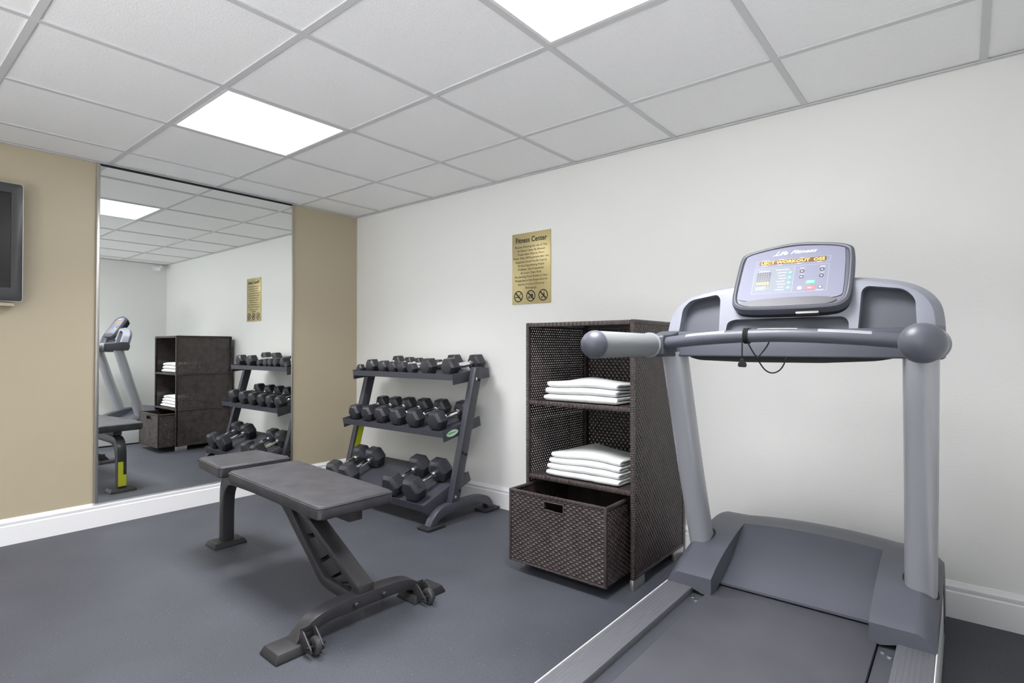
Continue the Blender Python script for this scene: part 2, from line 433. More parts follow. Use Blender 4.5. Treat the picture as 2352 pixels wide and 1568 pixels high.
for key in ('top', 'mid', 'low'):
    y, z, a, d, s = SH[key]; f = frame(key)
    b = nb()
    box(b, (SX0, 0, -s-.004), (SX1, d, -s), f)
    lip = .038 if key != 'low' else .05
    box(b, (SX0, -.0025, -lip), (SX1, 0, 0), f)
    box(b, (SX0, d, -lip), (SX1, d+.0025, -s), f)
    if key == 'low':
        for x in [SX0+.10+.115*i for i in range(8)]: box(b, (x, .004, -s-.0055), (x+.05, d-.004, -s-.004), f)
    sh = fin('shelf_tray', b, M_steel, rack, off=RO, smooth=0)
    for x in (SX0, SX1-.003):
        b = nb(); prism(b, [(-.003, .002), (d+.003, .002), (d+.003, -.062), (-.003, -.066)], lambda yy, zz, c: f(Vector((c, yy, zz))), x-.0005, x+.0035)
        fin('end_flange', b, M_steel, sh, off=RO, bev=.0008)
    if key == 'mid':
        b = nb(); n = 28
        for r, dx in ((1.0, 0),): prism(b, [(.075+.052*math.cos(2*PI*k/n), -.031+.0205*math.sin(2*PI*k/n)) for k in range(n)], lambda yy, zz, c: f(Vector((c, yy, zz))), SX1+.0012, SX1+.0022)
        bd = fin('logo_badge', b, M_badgeg, sh, off=RO, smooth=0); bd['label'] = 'green and white oval badge'
        b = nb(); prism(b, [(.077+.047*math.cos(2*PI*k/n), -.031+.0165*math.sin(2*PI*k/n)) for k in range(n)], lambda yy, zz, c: f(Vector((c, yy, zz))), SX1+.0022, SX1+.0027)
        fin('badge_field', b, M_badge, sh, off=RO, smooth=0)
        b = nb()
        prism(b, [(.036, -.024), (.062, -.022), (.098, -.026), (.112, -.031), (.09, -.033), (.06, -.033), (.044, -.036)], lambda yy, zz, c: f(Vector((c, yy, zz))), SX1+.0027, SX1+.003)
        fin('badge_mark', b, M_badgeg, sh, off=RO, smooth=0)

# ------------------------------------------------------------------ dumbbells
def hexring(F, s, y):
    R = F/math.sqrt(3)*s
    return [Vector((R*math.cos(PI/3*k), y, R*math.sin(PI/3*k))) for k in range(6)]
def dumbbell(key, x, dcen, F, HL, sep, label, num=None, rz=0):
    y, z, a, d, s = SH[key]; f = frame(key)
    root = thing('dumbbell', label, 'dumbbell', f(Vector((x, dcen, -s+F/2+.0005))), rz=rz, group='hex dumbbells on the rack', rx=math.radians(a))
    yo = sep/2+HL/2; yi = sep/2-HL/2; hr = .0135 if F < .07 else .0165
    for sg in (-1, 1):
        b = nb()
        prof = [(yi, .45), (yi+.002, .72), (yi+HL*.17, 1.0), (yo-HL*.20, 1.0), (yo-.0015, .80), (yo, .775)]
        loft(b, [hexring(F, sc, sg*q) for q, sc in prof])
        fin('head', b, M_rubber, root, bev=.0016, seg=2, ang=15, smooth=16)
    b = nb()
    q = yi+.004
    revolve(b, [(-q, hr*.8), (-q*.93, hr*.8), (-q*.91, hr*1.12), (-q*.76, hr*1.12), (-q*.74, hr*.8), (-q*.66, hr*.8), (-q*.62, hr*.95), (0, hr*1.12),
                (q*.62, hr*.95), (q*.66, hr*.8), (q*.74, hr*.8), (q*.76, hr*1.12), (q*.91, hr*1.12), (q*.93, hr*.8), (q, hr*.8)], (0, 0, 0), (0, 1, 0), 16)
    h = fin('handle', b, M_chrome, root); h['label'] = 'chrome handle'
    if num:
        b = nb(); nrm = Vector((math.cos(PI/6), 0, math.sin(PI/6))); dn = Vector((nrm.z, 0, -nrm.x)); up = Vector((0, 1, 0))
        cen = nrm*(F/2+.0006) + Vector((0, -(sep/2)-HL*.02, 0)); sz = F*.30
        text(b, num, sz, lambda p, q2, c: cen + dn*p + up*(q2-sz*.36))
        vs = list(b.faces); r = bmesh.ops.extrude_face_region(b, geom=vs)
        bmesh.ops.translate(b, vec=nrm*.001, verts=[v for v in r['geom'] if isinstance(v, bmesh.types.BMVert)])
        fin('weight_number', b, M_rubber, root, smooth=0)
    return root
ordn = ['leftmost', 'second', 'third', 'fourth', 'fifth', 'sixth', 'seventh', 'rightmost']
topx = [.535, .632, .765, .868, .960, 1.068, 1.229, 1.431]
topF = [.056, .090, .082, .078, .076, .068, .104, .106]
topH = [.045, .070, .066, .062, .060, .055, .080, .082]
tops = [.17, .235, .230, .225, .22, .235, .235, .240]
for i in range(8):
    lab = {0: 'smallest hex dumbbell, leftmost on the top shelf of the rack', 7: 'rightmost black hex dumbbell on the top shelf of the rack'}.get(
        i, 'black hex dumbbell, %s from the left on the top shelf of the rack' % ordn[i])
    dumbbell('top', topx[i], .186 if i else .12, topF[i], topH[i], tops[i], lab)
midx = [.553, .702, .852, 1.016, 1.190, 1.396]
midF = [.100, .102, .106, .109, .113, .116]
for i in range(6):
    lab = 'black hex dumbbell, %s%s on the middle shelf of the rack' % (ordn[i] if i < 5 else 'rightmost', ' from the left' if 0 < i < 5 else '')
    dumbbell('mid', midx[i], .198, midF[i], .078+.0015*i, .240, lab, num=[None, None, '15', '20', '25', '30'][i])
lowx = [.574, .728, 1.196, 1.389]
lowl = ['big hex dumbbell at the left end of the bottom tray beside the yellow sticker', 'big hex dumbbell, second from the left on the bottom tray of the rack',
        'big hex dumbbell on the bottom tray, third from the left, half behind the bench', 'big hex dumbbell at the right end of the bottom tray of the rack']
for i in range(4):
    dumbbell('low', lowx[i], .168, .128+.003*i, .095, .225, lowl[i], num='50' if i == 3 else None)

# ------------------------------------------------------------------ weight bench (local: s along, t across, z up)
bench = thing('weight_bench', 'grey padded weight bench on a black steel frame in the middle of the floor', 'bench', (.88, -1.432, 0), math.radians(-1.6))
def P3(s, t, z): return Vector((s, t, z))
# main frame: rear leg, curved into the spine, bent down to the front base
outer = smoothpts([(-.022, .02), (-.020, .22), (-.016, .31), (.02, .375), (.10, .398), (.30, .400), (.55, .400)], 2)
innr = smoothpts([(.645, .333), (.45, .338), (.20, .337), (.10, .335), (.055, .30), (.032, .24), (.030, .02)], 2)
b = nb(); prism(b, outer+[(.66, .40), (.70, .355)]+innr, lambda s, z, t: P3(s, t, z), -.03, .03)
fm = fin('rear_leg_and_spine', b, M_bsteel, bench, bev=.006)
low = smoothpts([(.640, .336), (.680, .321), (.792, .232), (.908, .145), (.973, .087), (1.018, .067), (1.126, .058), (1.245, .058)], 1)
upp = smoothpts([(1.245, .098), (1.161, .105), (1.06, .108), (1.023, .112), (.967, .150), (.932, .177), (.841, .252), (.753, .330), (.70, .385)], 1)
b = nb(); prism(b, low+upp, lambda s, z, t: P3(s, t, z), -.03, .03)
fin('lower_rail', b, M_bsteel, bench, bev=.005)
b = nb(); prism(b, [(.800, .345), (1.255, .112), (1.278, .118), (1.278, .140), (1.262, .146), (.835, .365)], lambda s, z, t: P3(s, t, z), -.034, .034)
fin('support_rail', b, M_bsteel, bench, bev=.003)
b = nb(); prism(b, [(1.205, .094), (1.285, .094), (1.285, .1425), (1.255, .142)], lambda s, z, t: P3(s, t, z), -.032, .032)
fin('rail_socket', b, M_bsteel, bench, bev=.004)
# recessed web with adjuster notches between the rails
def lrp(a, c, t): return (a[0]+(c[0]-a[0])*t, a[1]+(c[1]-a[1])*t)
lo_ = [(.70, .36), (.841, .250), (.932, .175), (.980, .138), (1.03, .108), (1.16, .104)]
up_ = [(.78, .375), (.943, .268), (1.072, .203), (1.130, .175), (1.180, .150), (1.25, .116)]
b = nb()
prism(b, lo_+up_[::-1], lambda s, z, t: P3(s, t, z), .016, .026)
fin('web_plate', b, M_bsteel, bench)
cuts = [(0.0, .30), (.40, .57), (.66, .76), (.84, .90)]
def at(poly, t):
    L = [0]
    for p, q in zip(poly, poly[1:]): L.append(L[-1]+math.dist(p, q))
    x = t*L[-1]
    for i in range(len(poly)-1):
        if x <= L[i+1]+1e-9: return lrp(poly[i], poly[i+1], (x-L[i])/(L[i+1]-L[i]))
    return poly[-1]
for t0, t1 in ((.02, .36), (.40, .60), (.635, .79), (.82, .92), (.945, .995)):
    b = nb(); prism(b, [at(lo_, t0), at(lo_, t1), at(up_, t1), at(up_, t0)], lambda s, z, t: P3(s, t, z), -.012, .0158)
    fin('adjuster_notch_plate', b, M_bsteel, bench, bev=.003)
# rear foot
def footpad(s0, s1, t0, t1, h, k=.011):
    b = nb()
    loft(b, [[P3(s0, t0, 0), P3(s1, t0, 0), P3(s1, t1, 0), P3(s0, t1, 0)], [P3(s0, t0, .006), P3(s1, t0, .006), P3(s1, t1, .006), P3(s0, t1, .006)],
             [P3(s0+k, t0+k, h), P3(s1-k, t0+k, h), P3(s1-k, t1-k, h), P3(s0+k, t1-k, h)]])
    return b
fin('rear_foot', footpad(-.058, .064, -.083, .083, .026), M_foot, bench, bev=.0025)
b = nb(); box(b, (-.0245, -.026, .038), (-.0222, .006, .215)); box(b, (-.0245, .006, .038), (-.0222, .026, .120)); s = fin('warning_sticker', b, M_yellow, bench, smooth=0); s['label'] = 'yellow warning sticker on the rear leg'
# front cross base
ot = smoothpts([(-.298, .014), (-.272, .055), (-.225, .090), (-.175, .1045), (-.08, .112), (.08, .112), (.175, .1045), (.225, .090), (.272, .055), (.298, .014)], 2)
it = smoothpts([(.248, .014), (.225, .046), (.185, .060), (.10, .064), (-.10, .064), (-.185, .060), (-.225, .046), (-.248, .014)], 2)
b = nb(); prism(b, ot+it, lambda t, z, s: P3(s, t, z), 1.228, 1.290)
cb = fin('front_base', b, M_bsteel, bench, bev=.005)
for sg in (-1, 1):
    t0, t1 = sorted((sg*.372, sg*.205))
    fin('front_foot', footpad(1.200, 1.318, t0, t1, .03), M_foot, cb, bev=.0025)
    b = nb()
    for tt in (-.272, -.226):
        prism(b, [(1.285, .052), (1.300, .074), (1.312, .074), (1.362, .030), (1.366, .018), (1.356, .012), (1.285, .014)], lambda s, z, t: P3(s, sg*t, z), tt-.003, tt+.003)
    box(b, (1.287, sg*-.249-.023, .056), (1.2905, sg*-.249+.023, .078))
    fin('wheel_bracket', b, M_bsteel, cb, bev=.001)
    b = nb(); c = (1.350, -sg*.249, .0325)
    revolve(b, [(-.0105, .020), (-.010, .024), (-.009, .0275), (-.005, .032), (.005, .032), (.009, .0275), (.010, .024), (.0105, .020)], c, (0, 1, 0), 28)
    wh = fin('caster_wheel', b, M_wheel, cb)
    b = nb(); revolve(b, [(-.034, .005), (.034, .005)], c, (0, 1, 0), 12)
    for k in range(6): revolve(b, [(-.0120, .0042), (.0120, .0042)], (c[0]+.014*math.cos(k*PI/3), c[1], c[2]+.014*math.sin(k*PI/3)), (0, 1, 0), 8)
    fin('axle', b, M_black, wh)
for tt in (-.056, .068):
    b = nb(); revolve(b, [(-.01, .009), (.016, .009), (.020, .006)], (1.288, tt, .088), (1, 0, 0), 14); fin('bumper_peg', b, M_foot, cb)
# adjuster cross pin and pad tube
b = nb(); tube(b, [(.935, -.05, .342), (.935, .055, .342)], .017, 16); fin('pivot_pin', b, M_foot, bench, bev=.002)
b = nb(); box(b, (.72, -.027, .366), (1.205, .033, .4045)); fin('pad_tube', b, M_bsteel, bench, bev=.003)
b = nb(); box(b, (.40, -.028, .3985), (.70, .028, .4245)); box(b, (.08, -.028, .3975), (.33, .028, .4295)); fin('pad_bracket', b, M_bsteel, bench, bev=.002)
def pad(name, outline, ztop, th):
    b = nb(); pts = rpoly(outline, .026, 5); n = len(pts)
    cx = sum(p[0] for p in pts)/n; cy = sum(p[1] for p in pts)/n
    def rg(ins, dz): # inset ring
        return [P3(p[0]-(p[0]-cx)/abs(p[0]-cx+1e-9)*min(ins, abs(p[0]-cx)), p[1]-(p[1]-cy)/abs(p[1]-cy+1e-9)*min(ins, abs(p[1]-cy)), ztop(p[0])-dz) for p in pts]
    loft(b, [rg(.006, th), rg(0, th-.006), rg(0, .011), rg(.0015, .005), rg(.005, .001), rg(.010, 0), rg(.05, -.0015)])
    o = fin(name, b, M_vinyl, bench, smooth=50)
    b = nb(); r = rg(-.0006, .0085); tube(b, r+[r[0]], .0022, 6, cap=False); fin('piping', b, M_vinyl, o)
    return o
pad('back_pad', [(.432, -.171), (1.226, -.169), (1.226, .169), (.432, .171)], lambda s: .478-.020*(s-.43)/.795, .053)
pad('seat_pad', [(.022, -.150), (.357, -.176), (.357, .176), (.022, .150)], lambda s: .484, .054)

# ------------------------------------------------------------------ wicker cabinet
CO = (2.543, -.315, 0)
cab = thing('wicker_cabinet', 'tall dark brown wicker shelf unit with its bottom drawer pulled open', 'cabinet', CO)
cx0, cx1, cy0, cy1, cz0, cz1 = 2.250, 2.835, -.590, -.040, .048, 1.166
def weave(name, w, h, f, parent, pitch, half, amp, holes=False, vert=False, cut=None, off=CO, m=None, rx=.0026, rz=.0019):
    """woven sheet on a w x h rectangle; f maps arrays (a, b, d) -> xyz, d = displacement"""
    nx = max(8, int(w/rx)); nz = max(8, int(h/rz))
    A, B = np.meshgrid(np.linspace(0, w, nx+1), np.linspace(0, h, nz+1), indexing='ij')
    U, W = (B, A) if vert else (A, B)
    v = W/pitch; row = np.floor(v); fr = v-row
    hv = np.sqrt(np.clip(1-(2*fr-1)**2, 0, 1))
    s = np.sin(PI*(U/half+row))
    weft = hv*(.55+.45*s)
    stake = .5*np.exp(-((U/half-.5-np.round(U/half-.5))*half/.0035)**2)
    D = amp*np.maximum(weft, stake*.9)
    X, Y, Z = f(A, B, D)
    co = np.stack([X, Y, Z], -1).reshape(-1, 3) - np.array(off)
    idx = np.arange((nx+1)*(nz+1)).reshape(nx+1, nz+1)
    q = np.stack([idx[:-1, :-1], idx[1:, :-1], idx[1:, 1:], idx[:-1, 1:]], -1).reshape(-1, 4)
    keep = np.ones(len(q), bool)
    ca = .25*(A[:-1, :-1]+A[1:, :-1]+A[1:, 1:]+A[:-1, 1:]); cb_ = .25*(B[:-1, :-1]+B[1:, :-1]+B[1:, 1:]+B[:-1, 1:])
    if holes:
        cu, cw = (cb_, ca) if vert else (ca, cb_)
        fv = cw/pitch - np.floor(cw/pitch)
        hx = cu/half - np.round(cu/half)
        rowp = np.floor(cw/pitch+.5) % 2
        hole = (np.abs(hx) < .17) & ((fv < .22) | (fv > .78)) & ((np.round(cu/half)+rowp) % 2 == 0)
        keep &= ~hole.reshape(-1)
    if cut is not None:
        a0, a1, b0, b1 = cut
        keep &= ~((ca > a0) & (ca < a1) & (cb_ > b0) & (cb_ < b1)).reshape(-1)
    q = q[keep]
    me = bpy.data.meshes.new(name)
    me.vertices.add(len(co)); me.vertices.foreach_set('co', co.astype(np.float32).ravel())
    me.loops.add(q.size); me.loops.foreach_set('vertex_index', q.astype(np.int32).ravel())
    me.polygons.add(len(q)); me.polygons.foreach_set('loop_start', np.arange(0, q.size, 4, dtype=np.int32))
    me.polygons.foreach_set('use_smooth', np.ones(len(q), bool))
    me.update(calc_edges=True); me.validate()
    return link(name, me, m or M_wick, parent)
def strips(name, boxes, m, parent, bev=.003):
    b = nb()
    for lo, hi in boxes: box(b, lo, hi)
    return fin(name, b, m, parent, off=CO, bev=bev)
th = .017
# right side: core sheet, woven outside, wrapped edges
b = nb(); box(b, (cx1-th+.003, cy0+th, cz0+th), (cx1-.005, cy1-th, cz1-th)); rp = fin('side_panel', b, M_wick, cab, off=CO, smooth=0)
weave('woven_face', cy1-cy0-2*th, cz1-cz0-2*th, lambda A, B, D: (cx1-.005+D, cy0+th+A, cz0+th+B), rp, .0105, .0135, .0055, vert=True, rx=.0021, rz=.0024)
strips('wrapped_edge', [((cx1-th, cy0, cz0), (cx1, cy0+th, cz1)), ((cx1-th, cy1-th, cz0), (cx1, cy1, cz1)), ((cx1-th, cy0+th, cz1-th), (cx1, cy1-th, cz1)), ((cx1-th, cy0+th, cz0), (cx1, cy1-th, cz0+th))], M_wickin, rp)
# left side: open weave, light shows through it
lp = weave('side_panel', cy1-cy0-2*th, cz1-cz0-2*th, lambda A, B, D: (cx0+.008-D*.6+.003, cy0+th+A, cz0+th+B), cab, .0085, .0125, .004, holes=True, vert=True, rx=.0019, rz=.0021)
strips('wrapped_edge', [((cx0, cy0, cz0), (cx0+th, cy0+th, cz1)), ((cx0, cy1-th, cz0), (cx0+th, cy1, cz1)), ((cx0, cy0+th, cz1-th), (cx0+th, cy1-th, cz1)), ((cx0, cy0+th, cz0), (cx0+th, cy1-th, cz0+th)),
                        ((cx0+.002, cy0+th, .765), (cx0+th-.001, cy1-th, .784)), ((cx0+.002, cy0+th, .402), (cx0+th-.001, cy1-th, .424))], M_wickin, lp)
# back, top, shelves, bottom
ix0, ix1 = cx0+th+.0005, cx1-th-.0005
b = nb(); box(b, (ix0, cy1-.012, cz0), (ix1, cy1-.004, cz1-.0145)); bp_ = fin('back_panel', b, M_wick, cab, off=CO, smooth=0)
weave('woven_face', ix1-ix0, .74, lambda A, B, D: (ix0+A, cy1-.012-D, .40+B), bp_, .0125, .0165, .006, vert=True, rx=.0025, rz=.003)
strips('corner_post', [((ix0+.001, cy1-.040, cz0+.02), (ix0+.016, cy1-.014, cz1-th-.001)), ((ix1-.016, cy1-.040, cz0+.02), (ix1-.001, cy1-.014, cz1-th-.001))], M_wickin, bp_)
tp = strips('top_panel', [((ix0, cy0+.012, cz1-.014), (ix1, cy1, cz1-.004))], M_wick, cab, 0)
weave('woven_face', ix1-ix0, cy1-cy0-.03, lambda A, B, D: (ix0+A, cy0+.02+B, cz1-.0035+D*.8), tp, .0105, .0155, .004, rx=.004, rz=.003)
strips('wrapped_edge', [((ix0, cy0, cz1-th-.003), (ix1, cy0+.014, cz1))], M_wicky, tp)
for zt in (.785, .425):
    sh = strips('shelf', [((ix0, cy0+.014, zt-.018), (ix1, cy1-.042, zt-.003))], M_wickin, cab, 0)
    weave('woven_face', ix1-ix0, cy1-cy0-.062, lambda A, B, D: (ix0+A, cy0+.015+B, zt-.0035+D*.8), sh, .0085, .0125, .004, rx=.004, rz=.003)
    strips('wrapped_edge', [((ix0, cy0+.001, zt-.021), (ix1, cy0+.0145, zt+.001))], M_wicky, sh, .005)
strips('bottom_rail', [((ix0, cy1-.06, cz0), (ix1, cy1-.013, cz0+.02)), ((ix0, -.27, cz0-.004), (ix1, -.24, cz0))], M_wickin, cab)
for xx in (cx0+.003, cx1-.020):
    for yy in (cy0+.001, cy1-.112):
        b = nb(); box(b, (xx, yy, 0), (xx+.017, yy+.11, .046)); ft = fin('foot', b, M_alu, cab, off=CO, bev=.002); ft['label'] = 'silver metal foot'
# drawer
dx0, dx1, dy0, dy1, dz0, dz1 = 2.2695, 2.789, -.746, -.245, .050, .384
b = nb(); box(b, (dx0+.004, dy1-.012, dz0), (dx1-.004, dy1, dz1-.012)); box(b, (dx0+.004, dy0+.012, dz0+.008), (dx1-.004, dy1-.012, dz0+.018))
drw = fin('drawer', b, M_wick, cab, off=CO, smooth=0)
hx0, hx1, hz0, hz1 = 2.474, 2.574, .322, .356
b = nb(); box(b, (dx0, dy0+.008, dz0), (dx1, dy0+.014, dz1-.006))
b = boolean(b, [(lambda c: (box(c, (hx0, dy0-.05, hz0), (hx1, dy0+.05, hz1)), c)[1])(nb())])
df = fin('drawer_front', b, M_wick, drw, off=CO, smooth=0)
def dfront(A, B, D): return (dx0+.009+A, dy0+.0075-D, dz0+.009+B)
o = weave('drawer_front_weave', dx1-dx0-.018, dz1-dz0-.022, dfront, drw, .0104, .0155, .0058, cut=(hx0-dx0-.014, hx1-dx0-.004, hz0-dz0-.014, hz1-dz0-.004))
strips('drawer_edge', [((dx0, dy0+.0005, dz0), (dx0+.010, dy0+.014, dz1)), ((dx1-.010, dy0+.0005, dz0), (dx1, dy0+.014, dz1)), ((dx0+.01, dy0+.0005, dz0), (dx1-.01, dy0+.014, dz0+.009)), ((dx0+.01, dy0, dz1-.013), (dx1-.01, dy0+.014, dz1)),
                       ((dx0, dy0+.0145, dz1-.014), (dx0+.011, dy1, dz1)), ((dx1-.011, dy0+.0145, dz1-.014), (dx1, dy1, dz1)), ((dx0+.011, dy1-.012, dz1-.013), (dx1-.011, dy1, dz1))], M_wicky, drw)
b = nb()
for lo, hi in (((hx0-.005, dy0, hz1), (hx1+.005, dy0+.014, hz1+.006)), ((hx0-.005, dy0, hz0-.006), (hx1+.005, dy0+.014, hz0)), ((hx0-.005, dy0, hz0), (hx0, dy0+.014, hz1)), ((hx1, dy0, hz0), (hx1+.005, dy0+.014, hz1))): box(b, lo, hi)
fin('hand_hole_rim', b, M_wickin, drw, off=CO, bev=.0015)
for xx, sg in ((dx1-.006, 1), (dx0+.006, -1)):
    b = nb(); box(b, (xx-.002, dy0+.015, dz0+.002), (xx+.002, dy1-.001, dz1-.012)); sd = fin('drawer_side', b, M_wick, drw, off=CO, smooth=0)
    weave('woven_face', dy1-dy0-.03, dz1-dz0-.03, lambda A, B, D: (xx+sg*(.0022+D), dy0+.018+A, dz0+.008+B), sd, .0104, .0155, .004)

# ------------------------------------------------------------------ folded towels
def towel(x0, x1, yf, yb, za, zb, seed, label, group, tilt=0):
    """one towel folded in half: a thick ribbon bent round at the front edge, between heights za and zb"""
    rnd = random.Random(seed); t = (zb-za)/2
    path = []; n = 9
    for k in range(n+1): path.append((yb+(yf+t-yb)*k/n, za+t*.5))
    for k in range(1, 7): a = -PI/2-PI*k/7; path.append((yf+t+t*.5*math.cos(a)*1.5, za+t+t*.5*math.sin(a)))
    for k in range(n+1): path.append((yf+t+(yb+.012-yf-t)*k/n, zb-t*.5))
    m = len(path); hw = t*.485; NX = 30
    b = nb(); rings = []
    for i in range(NX+1):
        u = i/NX; r = []
        up, dn = [], []
        for k, (y, z) in enumerate(path):
            y0, z0 = path[max(k-1, 0)]; y1, z1 = path[min(k+1, m-1)]
            d = Vector((y1-y0, z1-z0)).normalized(); nn = Vector((-d.y, d.x))
            e = .008*(noise.noise(Vector((k*.35, seed*3.1, 0)))-.1)
            x = x0+(x1-x0)*u + (e if u > .9 else (-e if u < .1 else 0))
            edge = 1-.55*max(0, (abs(u-.5)*2-.93)/.07)
            for s_, lst in ((1, up), (-1, dn)):
                zz = z+nn.y*hw*s_*edge; yy = y+nn.x*hw*s_
                wv = 1+.15*noise.noise(Vector((u*2, y*4, .5)))+.09*math.exp(-((u-.27)/.17)**2)*max(0, (y+.56)/.2)*1.3
                zz = SB + (zz-SB)*wv + tilt*(x-x0)*0
                yy += (.007*noise.noise(Vector((x*11, seed*2.7, k//8)))+.004*noise.noise(Vector((x*31, seed*5.1, k//8))))*(1 if k > 5 and k < 22 else .5)
                lst.append(Vector((x, yy, max(zz, SB+.0008))))
        rings.append(up+dn[::-1])
    loft(b, rings)
    o = fin('towel', b, M_towel, None, off=(0, 0, 0), smooth=60)
    # origin at the towel's base
    me = o.data; c = Vector(((x0+x1)/2, (yf+yb)/2, za)); me.transform(Matrix.Translation(-c)); o.location = c
    return tag(o, label, 'towel', group)
SB = .7865
for i, (a_, c_, l_) in enumerate([(.0, .034, 'folded white towel at the bottom of the three on the upper wicker shelf'), (.0350, .067, 'folded white towel in the middle of the pile on the upper wicker shelf'), (.0682, .099, 'folded white towel on top of the pile on the upper wicker shelf')]):
    towel(2.337+.004*i, 2.735-.004*(i % 2), -.552+.004*i, -.30, SB+a_, SB+c_, i+1, l_, 'towels on the upper shelf')
SB = .4265
for i, l_ in enumerate(['folded white towel at the bottom of the pile on the lower wicker shelf', 'folded white towel, second from the bottom of the lower shelf pile', 'folded white towel, second from the top of the lower shelf pile', 'folded white towel on top of the pile on the lower wicker shelf']):
    towel(2.345+.008*abs(i-.5), 2.748-.003*i, -.560+.010*i, -.29, SB+.029*i, SB+.029*i+.0275, i+11, l_, 'towels on the lower shelf')

# ------------------------------------------------------------------ treadmill
XC = 3.485; TO = (XC, -1.05, 0)
tm = thing('treadmill', 'large grey treadmill with console and handrails facing the white wall', 'treadmill', TO)
def tf(name, b, m, parent=None, **k): return fin(name, b, m, parent or tm, off=TO, **k)
def V(u, y, z): return Vector((XC+u, y, z))
RZ = .203; YB = -2.06
for sg in (-1, 1):
    b = nb(); u0, u1 = sorted((sg*.297, sg*.386)); box(b, (XC+u0, YB, .155), (XC+u1, -.35, RZ)); tf('side_rail', b, M_rail, bev=.004)
    b = nb(); u0, u1 = sorted((sg*.3863, sg*.3895)); box(b, (XC+u0, YB, .012), (XC+u1, -.24, RZ+.001)); k = tf('side_skirt', b, M_skirt, bev=.001); k['label'] = 'pale side strip'
    b = nb(); u0, u1 = sorted((sg*.253, sg*.2965)); box(b, (XC+u0, YB, .15), (XC+u1, -.76, .181)); tf('deck_edge', b, M_plastd)
    b = nb(); c = (u0+u1)/2; revolve(b, [(0, .008), (.002, .008), (.003, .005)], V(c-.008, -.875, .181), (0, 0, 1), 10); revolve(b, [(0, .008), (.002, .008), (.003, .005)], V(c+.010, -.893, .181), (0, 0, 1), 10); tf('deck_screw', b, M_chrome)
b = nb(); box(b, (XC-.250, YB+.03, .05), (XC+.250, -.60, .192)); tf('running_belt', b, M_belt, bev=.002)
b = nb(); box(b, (XC-.37, YB-.02, .02), (XC+.37, YB+.06, .17)); tf('rear_cover', b, M_plastd, bev=.02, seg=3)
b = nb()
for u in (-.33, .33):
    for y in (-1.95, -.45): revolve(b, [(0, .03), (.05, .03)], V(u, y, 0), (0, 0, 1), 16)
tf('levelling_foot', b, M_foot)
# motor hood
def interp(x, pts):
    for (a, p), (c, q) in zip(pts, pts[1:]):
        if x <= c:
            t = (x-a)/(c-a); return p+(q-p)*t
    return pts[-1][1]
HB = [(-.850, .243), (-.79, .273), (-.72, .297), (-.62, .323), (-.54, .337), (-.47, .344), (-.40, .349), (-.35, .346), (-.30, .335), (-.20, .290), (-.12, .205), (-.075, .10), (-.06, .03)]
RB = [(-.745, .206), (-.70, .220), (-.655, .238), (-.61, .260), (-.565, .287), (-.525, .314), (-.47, .352)]
def hood(u, y):
    z = interp(y, HB)
    k = min(1, max(0, (y+.60)/.13)); z += .016*max(0, 1-(u/.26)**2)*k*(1 if y < -.2 else max(0, (-.06-y)/.14))
    t = max(0, (abs(u)-.345)/.0445); z -= (.047*t**1.7)*(1 if y < -.3 else max(0, (-.06-y)/.24))
    return max(z, .03)
uo = [.2301, .26, .30, .335, .345, .355, .365, .374, .381, .386, .3895]
ys = [-.845, -.835, -.80, -.745, -.70, -.65, -.60, -.55, -.51, -.47, -.44, -.405, -.37, -.33, -.30, -.26, -.23, -.20, -.16, -.12, -.09, -.075, -.06]
b = nb()
def grid(us, yy, h):
    G = [[b.verts.new(V(u, y, h(u, y))) for y in yy] for u in us]
    for i in range(len(us)-1):
        for j in range(len(yy)-1): b.faces.new([G[i][j], G[i+1][j], G[i+1][j+1], G[i][j+1]])
    return G
ZB = RZ-.003
for sg in (-1, 1):
    us = [sg*u for u in uo]
    G = grid(us, ys, hood)
    # outer side, front face
    lowr = [b.verts.new(V(us[-1], y, min(hood(us[-1], y)-.002, ZB if y < -.3 else .03))) for y in ys]
    for j in range(len(ys)-1): b.faces.new([G[-1][j], G[-1][j+1], lowr[j+1], lowr[j]])
    fl = [b.verts.new(V(u, ys[0], ZB-(.0 if abs(u) > .29 else .012))) for u in us]
    for i in range(len(us)-1): b.faces.new([G[i][0], G[i+1][0], fl[i+1], fl[i]])
    # inner wall of the recess
    k = ys.index(-.47)
    wl = [b.verts.new(V(us[0], y, min(hood(us[0], y), interp(y, RB) if y >= -.745 else .190))) for y in ys[:k+1]]
    for j in range(k): b.faces.new([G[0][j], G[0][j+1], wl[j+1], wl[j]])
uc = [-.2301, -.21, -.17, -.12, -.06, 0, .06, .12, .17, .21, .2301]
yr = [y for y in ys if -.745 <= y <= -.47]
def rec(u, y): return interp(y, RB) + (.016*max(0, 1-(u/.26)**2))*max(0, min(1, (y+.62)/.15))
def crn(u, y):
    return hood(u, y)
R_ = grid(uc, yr, lambda u, y: min(rec(u, y), hood(u, y)) if y > -.48 else rec(u, y))
C_ = grid(uc, [y for y in ys if y >= -.47], hood)
for i in range(len(uc)-1): # small step at the top of the recess
    b.faces.new([R_[i][-1], R_[i+1][-1], C_[i+1][0], C_[i][0]])
lip = [b.verts.new(V(u, -.7455, .198)) for u in uc]; lip2 = [b.verts.new(V(u, -.735, .197)) for u in uc]
for i in range(len(uc)-1):
    b.faces.new([R_[i][0], R_[i+1][0], lip[i+1], lip[i]]); b.faces.new([lip[i], lip[i+1], lip2[i+1], lip2[i]])
bmesh.ops.remove_doubles(b, verts=b.verts, dist=1e-5)
tf('motor_hood', b, M_plast, smooth=19)
b = nb(); box(b, (XC-.36, -.34, .02), (XC+.36, -.12, .19)); tf('motor_pan', b, M_plastd, bev=.006)
